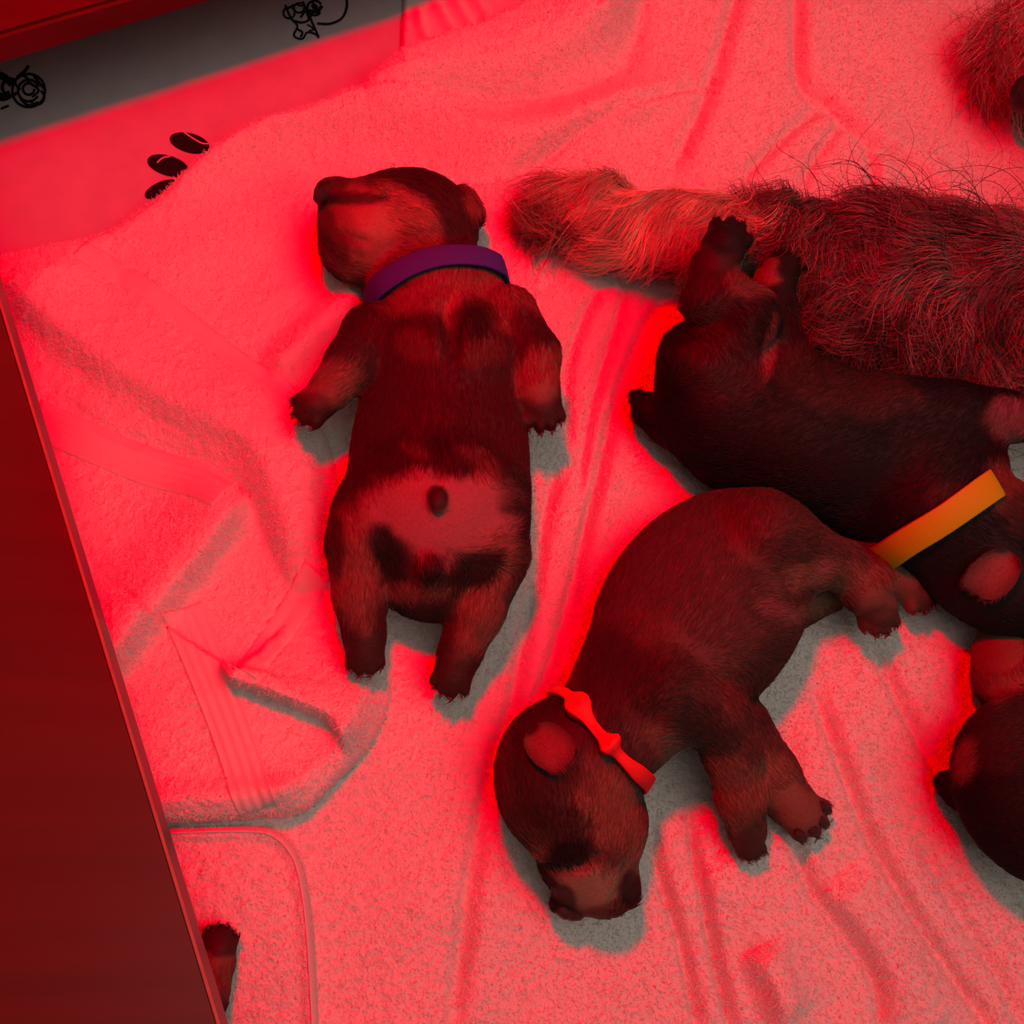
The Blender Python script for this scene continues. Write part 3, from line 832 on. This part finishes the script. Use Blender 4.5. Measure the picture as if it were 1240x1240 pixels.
def collar(parent, body, path, width, thick, mat, label, name='collar', off=0.002, bumps=None, ends=(True, True)):
    """Band lying on the coat along a line in view; its ends wrap down around the neck out of sight."""
    hits = [body.hit(a, b) for a, b in smooth_poly(path, 5)]
    c = np.array([h[0] for h in hits]); nr = np.array([h[1] for h in hits])
    for _ in range(2):                                        # evens out bumps of the coat
        c[1:-1] = (c[:-2] + 2 * c[1:-1] + c[2:]) / 4; nr[1:-1] = (nr[:-2] + 2 * nr[1:-1] + nr[2:]) / 4
    for e in (0, 1):
        if not ends[e]: continue
        q = c[0] if e == 0 else c[-1]; nn = nr[0] if e == 0 else nr[-1]
        tgt = (c[0] - c[1]) if e == 0 else (c[-1] - c[-2]); tgt = tgt / np.linalg.norm(tgt)
        add, an = [], []
        for s_ in (1, 2, 3, 4):
            w = s_ / 4; dr = tgt * (1 - w) + np.array([0, 0, -1.0]) * (0.5 + w); dr /= np.linalg.norm(dr)
            q = q + dr * 0.006; m = nn * (1 - w) + np.array([tgt[0], tgt[1], 0]) * w; add.append(q); an.append(m / np.linalg.norm(m))
        if e == 0: c = np.vstack([add[::-1], c]); nr = np.vstack([an[::-1], nr])
        else: c = np.vstack([c, add]); nr = np.vstack([nr, an])
    n = len(c)
    tg = np.gradient(c, axis=0); tg /= np.linalg.norm(tg, axis=1)[:, None]
    out = nr - (nr * tg).sum(1)[:, None] * tg; out /= np.linalg.norm(out, axis=1)[:, None]
    wd = np.cross(tg, out)
    vs = []
    prof = [(-1, 0), (-1, 0.7), (-0.9, 1), (0, 1.15), (0.9, 1), (1, 0.7), (1, 0)]
    for i in range(n):
        t = i / (n - 1); sc = bumps(t) if bumps else (1, 1); half = width * mpp(c[i]) / 2
        for a, b in prof: vs.append(c[i] + wd[i] * a * half * sc[0] + out[i] * (b * thick * sc[1] + (off if b else off - 0.001)))
    k = len(prof); fs = []
    for i in range(n - 1):
        for j in range(k): fs.append([i * k + j, i * k + (j + 1) % k, (i + 1) * k + (j + 1) % k, (i + 1) * k + j])
    fs.append(list(range(k))[::-1]); fs.append([(n - 1) * k + j for j in range(k)])
    o = link(name, mesh_np(name, vs, fs), parent, mat); o['label'] = label
    import bmesh
    bm = bmesh.new(); bm.from_mesh(o.data); bmesh.ops.recalc_face_normals(bm, faces=bm.faces); bm.to_mesh(o.data); bm.free()
    return o
def animal(name, body, base, marks, label, zmin, anchors, count, length, step=0.0024, **kw):
    V, Fq = body.mesh(step, zmin)
    me = mesh_np(name, V, Fq); cols = paint(V, base, marks); vcol(me, cols)
    o = link(name, me, None, MT['body'])
    tag(o, label, 'dog' if name != 'puppy' else 'puppy', 'puppies in the box' if name == 'puppy' else None)
    put_claws(body, o); put_pads(body, o)
    if count: coat(o, V, Fq, cols, anchors, count, length, short=body.short, **kw)
    return o

BLACK, DARK, BROWN, TAN, LTAN, PINK = (0.010, 0.007, 0.007), (0.040, 0.020, 0.017), (0.085, 0.040, 0.032), (0.19, 0.095, 0.065), (0.32, 0.17, 0.115), (0.25, 0.105, 0.11)
ZB = 0.0098
print('puppies')
# --- puppy on its back, purple collar
b = Body()
b.ell((533, 560, 44), (185, 108, 70), 91)
b.ell((540, 430, 47), (88, 95, 68), 90)
b.ell((531, 605, 46), (95, 108, 72), 90)
b.ell((524, 690, 36), (62, 72, 52), 90)
b.ell((528, 348, 43), (84, 52, 60), -14)
b.ell((502, 275, 42), (77, 68, 64), 12)
b.ell((440, 292, 42), (52, 55, 52), 40)
b.cone((450, 258, 50), 48, (410, 240, 54), 25, 16)
b.cone((450, 285, 45), 44, (408, 268, 46), 24, 10)
b.line([(386, 250), (405, 247), (430, 245), (450, 243), (470, 240)], 3.2, 5)
b.line([(408, 278), (425, 288), (446, 294)], 2, 6)
b.cone((410, 238, 56), 20, (398, 234, 56), 17, 8)
b.ell((566, 250, 36), (16, 30, 20), -35, 8)
b.chain((452, 408, 50, 40), (428, 440, 54, 31), (402, 470, 54, 26)); b.paw((384, 488, 52), 140, 26)
b.chain((612, 385, 50, 40), (643, 430, 54, 33), (650, 470, 54, 28)); b.paw((655, 490, 52), 78, 28)
b.ell((440, 640, 42), (60, 40, 55), 80); b.chain((432, 660, 48, 38), (436, 720, 42, 30), (441, 768, 38, 26)); b.paw((442, 786, 36), 88, 26)
b.ell((594, 660, 42), (62, 42, 55), 105); b.chain((603, 675, 48, 38), (577, 740, 42, 31), (557, 790, 36, 27)); b.paw((550, 812, 34), 108, 27)
b.cone((521, 688, 66), 14, (521, 735, 40), 9, 14)
b.ell((530, 606, 80), (17, 12, 9), 90, 6)
b.line([(543, 362), (546, 390), (547, 430)], 3.5, 14)
b.line([(530, 560), (531, 585)], 2, 6)
m1 = [(540, 470, 130, 130, 0, DARK, 0.8), (540, 560, 95, 50, 0, BLACK, 0.5),
      (450, 280, 85, 75, 0, TAN, 1), (480, 265, 60, 40, 20, LTAN, .8), (505, 310, 60, 40, 0, TAN, 1), (520, 225, 75, 16, 22, DARK, 1), (565, 285, 32, 40, 40, DARK, 1), (572, 242, 14, 22, -30, TAN, .8),
      (398, 225, 30, 22, -40, DARK, .9), (432, 240, 45, 9, 0, BLACK, .8), (400, 285, 18, 40, -25, DARK, .75), (420, 292, 30, 9, 40, DARK, .5), (450, 208, 40, 9, 5, DARK, .7),
      (545, 350, 100, 26, -10, TAN, 1), (620, 365, 40, 40, 0, TAN, .8), (548, 375, 14, 24, 0, LTAN, .7), (440, 420, 34, 22, -40, DARK, .8), (640, 395, 30, 20, 60, DARK, .9),
      (505, 418, 34, 18, 25, TAN, .28), (588, 424, 30, 18, -30, TAN, .28), (572, 385, 32, 24, 0, BLACK, .7),
      (400, 462, 45, 36, 0, TAN, .95), (652, 455, 32, 42, 0, TAN, 1), (378, 492, 28, 18, 0, DARK, .8), (658, 505, 32, 16, 0, DARK, .7),
      (505, 545, 22, 10, 25, TAN, .3), (576, 550, 30, 10, 20, TAN, .3), (532, 540, 14, 16, 0, BLACK, .9),
      (530, 615, 98, 52, 0, PINK, 1), (465, 620, 40, 22, 30, PINK, .8), (595, 645, 45, 22, -25, PINK, .8), (525, 665, 30, 30, 0, PINK, .6),
      (432, 690, 34, 90, 0, TAN, .9), (590, 720, 40, 80, 25, TAN, .9), (408, 660, 10, 40, 0, DARK, .9), (625, 700, 10, 50, 10, DARK, .7), (468, 668, 22, 42, -30, BLACK, 1), (575, 692, 40, 24, -25, BLACK, 1), (522, 695, 16, 28, 0, BLACK, .9),
      (500, 715, 60, 14, 0, TAN, .6), (530, 604, 13, 18, 0, BLACK, .9), (443, 795, 30, 18, 0, DARK, .95), (548, 825, 30, 18, 15, DARK, .95)]
b.short += [(405, 240, 42), (425, 262, 40), (440, 285, 36)]
p1 = animal('puppy', b, DARK, m1, 'black and tan puppy asleep on its back wearing a purple collar', ZB,
            [(480, 270, 1, .3), (420, 270, 1, .2), (540, 345, 0, 1), (540, 440, 0, 1), (540, 540, 0, 1), (440, 620, .3, 1), (440, 720, 0, 1), (580, 730, -.3, 1), (400, 465, -.8, .7), (650, 440, .1, 1), (600, 640, .6, -.3), (570, 250, .6, .8)],
            42000, 0.0058, bare=[(530, 618, 88, 48), (530, 604, 20, 24)])
nose_mesh(p1, (391, 233, 61), 200, 17)
collar(p1, b, [(461, 347), (476, 336), (500, 323), (530, 314), (560, 312), (585, 315), (603, 323)], 28, 0.0012, MT['purple'], 'purple fabric collar', off=0.0028)

# --- brown puppy lying curled on its side, red collar
b = Body()
b.ell((852, 735, 46), (170, 116, 74), 130)
b.ell((925, 668, 46), (72, 68, 68), 130)
b.ell((775, 826, 46), (82, 78, 72), 130)
b.chain((920, 655, 58, 62), (982, 676, 54, 38), (1014, 682, 50, 28)); b.chain((1014, 682, 50, 28), (1045, 712, 44, 27), (1058, 732, 38, 25)); b.paw((1062, 738, 36), 82, 26)
b.chain((1000, 680, 34, 28), (1058, 686, 34, 27), (1092, 700, 32, 25)); b.paw((1107, 713, 30), 52, 25)
b.chain((940, 740, 26, 34), (1000, 722, 24, 20))
b.chain((800, 840, 66, 56), (868, 868, 60, 38), (884, 905, 52, 34), (897, 965, 40, 28), (904, 1005, 30, 23)); b.paw((907, 1018, 26), 80, 20)
b.chain((890, 880, 34, 42), (930, 935, 26, 33), (952, 965, 24, 30)); b.paw((966, 980, 24), 40, 32, soles=True, claws=True)
b.cone((765, 855, 48), 74, (715, 905, 48), 72, 16)
b.ell((684, 945, 48), (96, 84, 74), 78)
b.ell((738, 990, 38), (60, 44, 48), 80)
b.cone((708, 1020, 46), 56, (728, 1066, 32), 44, 18)
b.cone((690, 1050, 40), 34, (695, 1090, 24), 20, 12)
b.line([(660, 1048), (680, 1054), (700, 1053), (724, 1039)], 3, 6)
b.ell((761, 1070, 34), (28, 15, 18), 80, 6)
b.line([(753, 1046), (751, 1070), (742, 1096)], 3, 5)
b.ell((676, 1095, 26), (13, 12, 12), 0, 5)
m2 = [(850, 730, 150, 170, 40, BROWN, 1), (800, 840, 90, 45, 20, DARK, .9), (730, 820, 40, 60, 20, DARK, .9), (860, 830, 30, 20, 0, BROWN, .7), (960, 700, 60, 18, -15, TAN, .9), (1020, 700, 30, 22, 0, TAN, .6), (960, 665, 45, 22, 0, DARK, .6),
      (1075, 715, 55, 40, 0, TAN, .65), (1066, 748, 26, 16, 0, DARK, .6), (1122, 722, 16, 22, 0, DARK, .6), (925, 720, 35, 45, 0, DARK, .6), (940, 740, 30, 14, 20, PINK, .5),
      (930, 820, 40, 60, 20, DARK, .7), (985, 735, 40, 12, -30, TAN, .8),
      (690, 940, 95, 110, 0, DARK, 1), (740, 985, 40, 60, 0, TAN, 1), (715, 975, 26, 20, 0, TAN, .9), (714, 1074, 44, 30, 0, LTAN, 1), (664, 1076, 12, 34, -25, BLACK, .9), (765, 1030, 22, 40, 0, TAN, 1), (690, 1035, 34, 22, -20, BLACK, .95), (657, 1036, 12, 10, 0, TAN, .9), (680, 1000, 40, 24, 0, DARK, .8),
      (764, 1078, 18, 26, 10, BLACK, .95), (682, 1092, 18, 24, -20, BLACK, .9), (730, 930, 30, 30, 0, TAN, .45), (612, 980, 14, 50, 0, BROWN, .6),
      (885, 890, 8, 40, -10, TAN, .5), (885, 960, 34, 60, -15, TAN, .85), (860, 885, 50, 28, 30, DARK, .9), (909, 1022, 22, 28, 0, DARK, .8), (935, 940, 36, 40, 40, TAN, .9), (800, 905, 20, 40, -30, TAN, .6), (972, 985, 30, 26, 0, TAN, .7)]
b.short += [(712, 1092, 34), (690, 1098, 34), (762, 1074, 24), (668, 906, 44)]
p2 = animal('puppy', b, BROWN, m2, 'brown puppy curled on its side wearing a knotted red collar', ZB,
            [(900, 640, .3, -1), (850, 720, .6, -.9), (760, 800, .4, -1), (960, 690, 1, .1), (880, 870, .6, .8), (895, 960, .2, 1), (940, 940, .7, .7), (680, 940, -.1, -1), (720, 1040, -.1, -1), (640, 900, .3, -1), (760, 980, .2, -1), (1050, 720, .5, .9)],
            46000, 0.0058)
nose_mesh(p2, (690, 1103, 28), 104, 19)
collar(p2, b, [(688, 846), (697, 854), (710, 872), (724, 890), (740, 908), (756, 924), (768, 934), (779, 943)], 15, 0.0018, MT['red'],
       'red knotted ribbon collar', off=0.003, bumps=lambda t: (0.9 + 1.3 * math.exp(-((t - 0.26) / 0.06) ** 2) + 1.2 * math.exp(-((t - 0.52) / 0.035) ** 2) + 0.5 * sstep(t, 0.6, 0.8), 1 + 2.6 * math.exp(-((t - 0.26) / 0.07) ** 2) + 2.6 * math.exp(-((t - 0.52) / 0.04) ** 2)))
e2 = b.hit(640, 884)[0][2] * 1000
ear_flap(p2, (644, 884), (686, 926), 24, e2 + 3, b.hit(686, 926)[0][2] * 1000 + 4, (0.21, 0.075, 0.068), (0.055, 0.024, 0.022), 'pinkish folded ear')

# --- black puppy on its back beside the mother, yellow collar
b = Body()
b.ell((965, 516, 52), (178, 92, 78), 18)
b.ell((876, 488, 50), (76, 84, 72), 30)
b.ell((885, 546, 36), (66, 50, 50), 25)
b.ell((1035, 608, 38), (70, 42, 48), 25)
b.ell((960, 562, 40), (125, 58, 58), 18)
b.ell((1110, 555, 52), (110, 90, 75), 20)
b.chain((850, 528, 36, 40), (812, 514, 32, 27), (790, 500, 30, 21), (772, 482, 28, 11), k=8)
b.chain((862, 440, 64, 66), (898, 395, 82, 40), (912, 380, 88, 33)); b.chain((905, 385, 88, 33), (880, 358, 92, 28), (848, 372, 88, 22)); b.chain((852, 365, 90, 24), (864, 325, 92, 28)); b.paw((876, 300, 92), -62, 30)
b.chain((940, 440, 66, 44), (932, 375, 74, 28), (938, 345, 76, 26)); b.paw((946, 326, 76), -50, 25)
b.chain((1060, 500, 66, 50), (1150, 505, 72, 42), (1240, 505, 68, 30))
b.cone((1120, 612, 50), 82, (1175, 655, 48), 76, 18)
b.ell((1200, 690, 46), (98, 72, 64), 30)
b.cone((1250, 715, 44), 50, (1300, 735, 40), 34, 18)
b.ell((1215, 620, 60), (50, 40, 40), 0)
m3 = [(880, 440, 60, 50, 0, DARK, .7), (1020, 460, 110, 40, 15, DARK, .9), (932, 425, 9, 45, 8, PINK, .5), (855, 340, 40, 60, 20, DARK, .8), (905, 340, 30, 20, 0, TAN, .5), (930, 330, 26, 20, 0, TAN, .8), (958, 326, 18, 24, 0, BLACK, 1),
      (882, 285, 30, 22, -30, BLACK, .9), (1230, 505, 40, 30, 0, PINK, .7), (1225, 590, 40, 36, 0, TAN, .6), (1150, 600, 30, 20, -20, DARK, .7), (1240, 620, 30, 30, 0, DARK, .8)]
b.short += [(1203, 694, 46)]
p3 = animal('puppy', b, BLACK, m3, 'black puppy on its back against the mother wearing a yellow collar', ZB,
            [(860, 480, -.9, .3), (960, 520, -.9, .5), (1080, 560, -.9, .5), (890, 400, .5, .8), (860, 340, .2, -1), (1180, 690, 1, .5)], 38000, 0.0055)
collar(p3, b, [(1078, 668), (1100, 653), (1130, 635), (1160, 615), (1185, 598), (1200, 588)], 36, 0.0012, MT['orange'], 'flat yellow collar', off=0.003, ends=(True, True))
collar(p3, b, [(1050, 662), (1062, 663), (1076, 664)], 18, 0.0012, MT['teal'], 'pale blue collar end', name='collar_end', off=0.0015, ends=(False, False))
ear_flap(p3, (1224, 668), (1180, 718), 24, b.hit(1224, 668)[0][2] * 1000 + 3, b.hit(1180, 718)[0][2] * 1000 + 4, (0.21, 0.075, 0.068), (0.055, 0.024, 0.022), 'pinkish grey folded ear')

# --- dark puppy at the right edge, rump towards the middle
b = Body()
b.ell((1268, 955, 50), (118, 112, 76), 30)
b.ell((1400, 1010, 52), (150, 110, 76), 20)
b.ell((1570, 1080, 48), (85, 75, 66), 20)
b.chain((1190, 965, 36, 32), (1160, 955, 30, 20), (1140, 946, 26, 9))
b.chain((1262, 865, 38, 56), (1228, 822, 32, 46), (1215, 795, 28, 36)); b.paw((1212, 788, 26), -95, 28, claws=False)
m4 = [(1225, 860, 70, 40, -30, DARK, 1), (1215, 795, 46, 62, 0, TAN, 1), (1172, 915, 16, 34, 10, TAN, 1), (1235, 900, 50, 30, -20, DARK, .7)]
p4 = animal('puppy', b, BLACK, m4, 'dark puppy at the right edge with only rump, tail and tan leg in view', ZB,
            [(1200, 960, -.9, .2), (1230, 1020, -.8, .5), (1220, 800, 0, -1), (1230, 880, -.8, .2)], 16000, 0.0055)

# --- puppy under the left rail, one paw showing
b = Body()
b.ell((120, 1330, 38), (150, 90, 50), 115)
b.ell((40, 1500, 36), (70, 62, 46), 115)
b.chain((205, 1262, 34, 44), (238, 1212, 28, 32), (258, 1172, 26, 25)); b.paw((264, 1150, 26), -80, 24)
m5 = [(262, 1185, 40, 40, 0, TAN, .75), (268, 1140, 34, 18, 10, DARK, 1)]
p5 = animal('puppy', b, DARK, m5, 'puppy mostly hidden under the left rail, only a brown paw poking out', ZB + 0.003, [(260, 1170, 0, -1), (220, 1240, .4, -1)], 9000, 0.005)

# --- mother: foreleg across the towel, chest beyond the frame, muzzle at the upper right
print('mother')
b = Body()
b.chain((706, 266, 26, 30), (760, 274, 30, 38), (840, 286, 34, 42), (930, 312, 40, 52), (1060, 350, 48, 78), (1250, 385, 60, 92), (1420, 380, 90, 150), k=24)
b.paw((698, 264, 24), 190, 32, claws=False)
b.ell((1600, 330, 100), (240, 260, 180), 0, 40)
b.chain((1600, 200, 120, 150), (1420, 90, 70, 95), (1300, 70, 45, 66), (1262, 70, 36, 50), (1250, 80, 34, 40), k=30)
TANG, GREYD = (0.62, 0.42, 0.29), (0.15, 0.10, 0.092)
mm = [(780, 275, 170, 70, 10, TANG, 1), (690, 262, 34, 40, 0, (0.13, 0.07, 0.05), .8), (730, 310, 40, 20, 20, DARK, .8), (900, 290, 110, 50, 10, TANG, 1), (1000, 320, 70, 60, 0, (0.13, 0.08, 0.065), .8),
      (1250, 20, 90, 70, 0, (0.62, 0.46, 0.38), 1), (1225, 90, 60, 60, 0, (0.40, 0.24, 0.19), .9), (1240, 150, 50, 40, 0, (0.36, 0.22, 0.18), .9)]
Vm, Fm = b.mesh(0.004, ZB)
cm = paint(Vm, GREYD, mm)
me = mesh_np('mother_dog', Vm, Fm); vcol(me, cm)
mother = link('mother_dog', me, None, MT['body'])
tag(mother, 'grown dog with long wavy tan and grey fur stretching a foreleg across the towel', 'dog')
nose_mesh(mother, (1243, 114, 56), 175, 24)
def shaggy(count, region, length, lift, amp, turns, radius, flow, gain=(0.6, 1.5), flyaway=0.0):
    p = Vm[Fm]; nrm = np.cross(p[:, 2] - p[:, 0], p[:, 3] - p[:, 1]); ar = np.linalg.norm(nrm, axis=1) / 2
    nrm = nrm / np.maximum(2 * ar, 1e-12)[:, None]
    cx, cy = proj(p.mean(1))
    wt = ar * (nrm[:, 2] > -0.5) * region(cx, cy)
    pick = rng.choice(len(Fm), count, p=wt / wt.sum())
    u, v = rng.random((count, 1)), rng.random((count, 1))
    q = p[pick]; root = (q[:, 0] * (1 - u) + q[:, 1] * u) * (1 - v) + (q[:, 3] * (1 - u) + q[:, 2] * u) * v
    N = vnormals(Vm, Fm)[Fm[pick, 0]]
    # locks: strands near one another share their lie and their wave
    cell = (np.floor(root[:, 0] / 0.005).astype(int) * 7919 + np.floor(root[:, 1] / 0.005).astype(int) * 104729) % 4096
    rr = np.random.default_rng(11)
    sm = lambda sc, sd: vnoise(root[:, 0] + root[:, 2], root[:, 1], sc, sd)
    lkv = np.stack([sm(75, 61), sm(75, 62), sm(75, 63)], 1) * 2.6
    phv = sm(45, 64) * 12.0
    lg = rr.uniform(0.7, 1.25, 4096); br = rr.uniform(*gain, 4096)
    d = flow_dirs(root, flow) + lkv * 0.42 + rng.standard_normal((count, 3)) * (0.12 + flyaway)
    d = d - (d * N).sum(1)[:, None] * N; d /= np.maximum(np.linalg.norm(d, axis=1), 1e-9)[:, None]
    dr = d * (1 - lift) + N * lift; dr /= np.linalg.norm(dr, axis=1)[:, None]
    L = length * lg[cell] * rng.uniform(0.7, 1.2, count)
    side = np.cross(N, d)
    ph_ = phv + rng.standard_normal(count) * 0.22; tn = turns * rng.uniform(0.8, 1.2, count)
    c = cm[Fm[pick]].mean(1) * (br[cell] * rng.uniform(0.7, 1.35, count))[:, None]
    def curl(t, Lm):
        a = ph_[:, None] + tn[:, None] * t[None] * 6.28
        wv = (np.sin(a) - np.sin(ph_)[:, None]); wu = (np.cos(a) - np.cos(ph_)[:, None])
        return (side[:, None, :] * wv[..., None] + N[:, None, :] * wu[..., None] * 0.6) * Lm * amp - N[:, None, :] * Lm * 0.25 * (t ** 2)[None, :, None]
    return strands('fur', root - N * 0.0005, dr, L, np.clip(c, 0, 1), radius, MT['fur'], mother, 9, curl)
inview = lambda x, y: (x > 600) & (x < 1330) & (y > -70) & (y < 560)
mflow = [(690, 262, -1, .1), (740, 270, -.9, .3), (820, 280, -.9, .25), (900, 290, -.9, .3), (1000, 330, -.6, .5), (1100, 300, -.3, -.6), (1100, 400, -.5, .8), (1200, 420, -.3, .9), (1200, 300, -.4, -.8), (1220, 10, -.9, -.3), (1220, 60, -.9, .3), (1220, 110, -.8, .7), (1230, 150, -.3, .95)]
shaggy(24000, lambda x, y: inview(x, y) & (x < 1010) & (y > 180), 0.034, 0.16, 0.12, 0.75, 0.00025, mflow, (0.5, 1.7))
shaggy(28000, lambda x, y: inview(x, y) & (x >= 940) & (y > 180), 0.036, 0.32, 0.15, 1.1, 0.00025, mflow, (0.15, 2.3))
shaggy(5200, lambda x, y: inview(x, y) & (x >= 1100) & (y <= 200) & (np.hypot(x - 1240, y - 114) > 34), 0.046, 0.16, 0.11, 0.8, 0.00026, mflow, (0.4, 1.6), 0.2)
shaggy(420, lambda x, y: inview(x, y) & (x >= 940) & (y > 180), 0.065, 0.42, 0.13, 1.1, 0.00028, mflow, (0.2, 0.8), 0.5)
shaggy(150, lambda x, y: inview(x, y) & (x >= 1100) & (y <= 200) & (np.hypot(x - 1240, y - 114) > 30), 0.075, 0.22, 0.14, 1.1, 0.00028, mflow, (0.1, 0.4), 0.5)
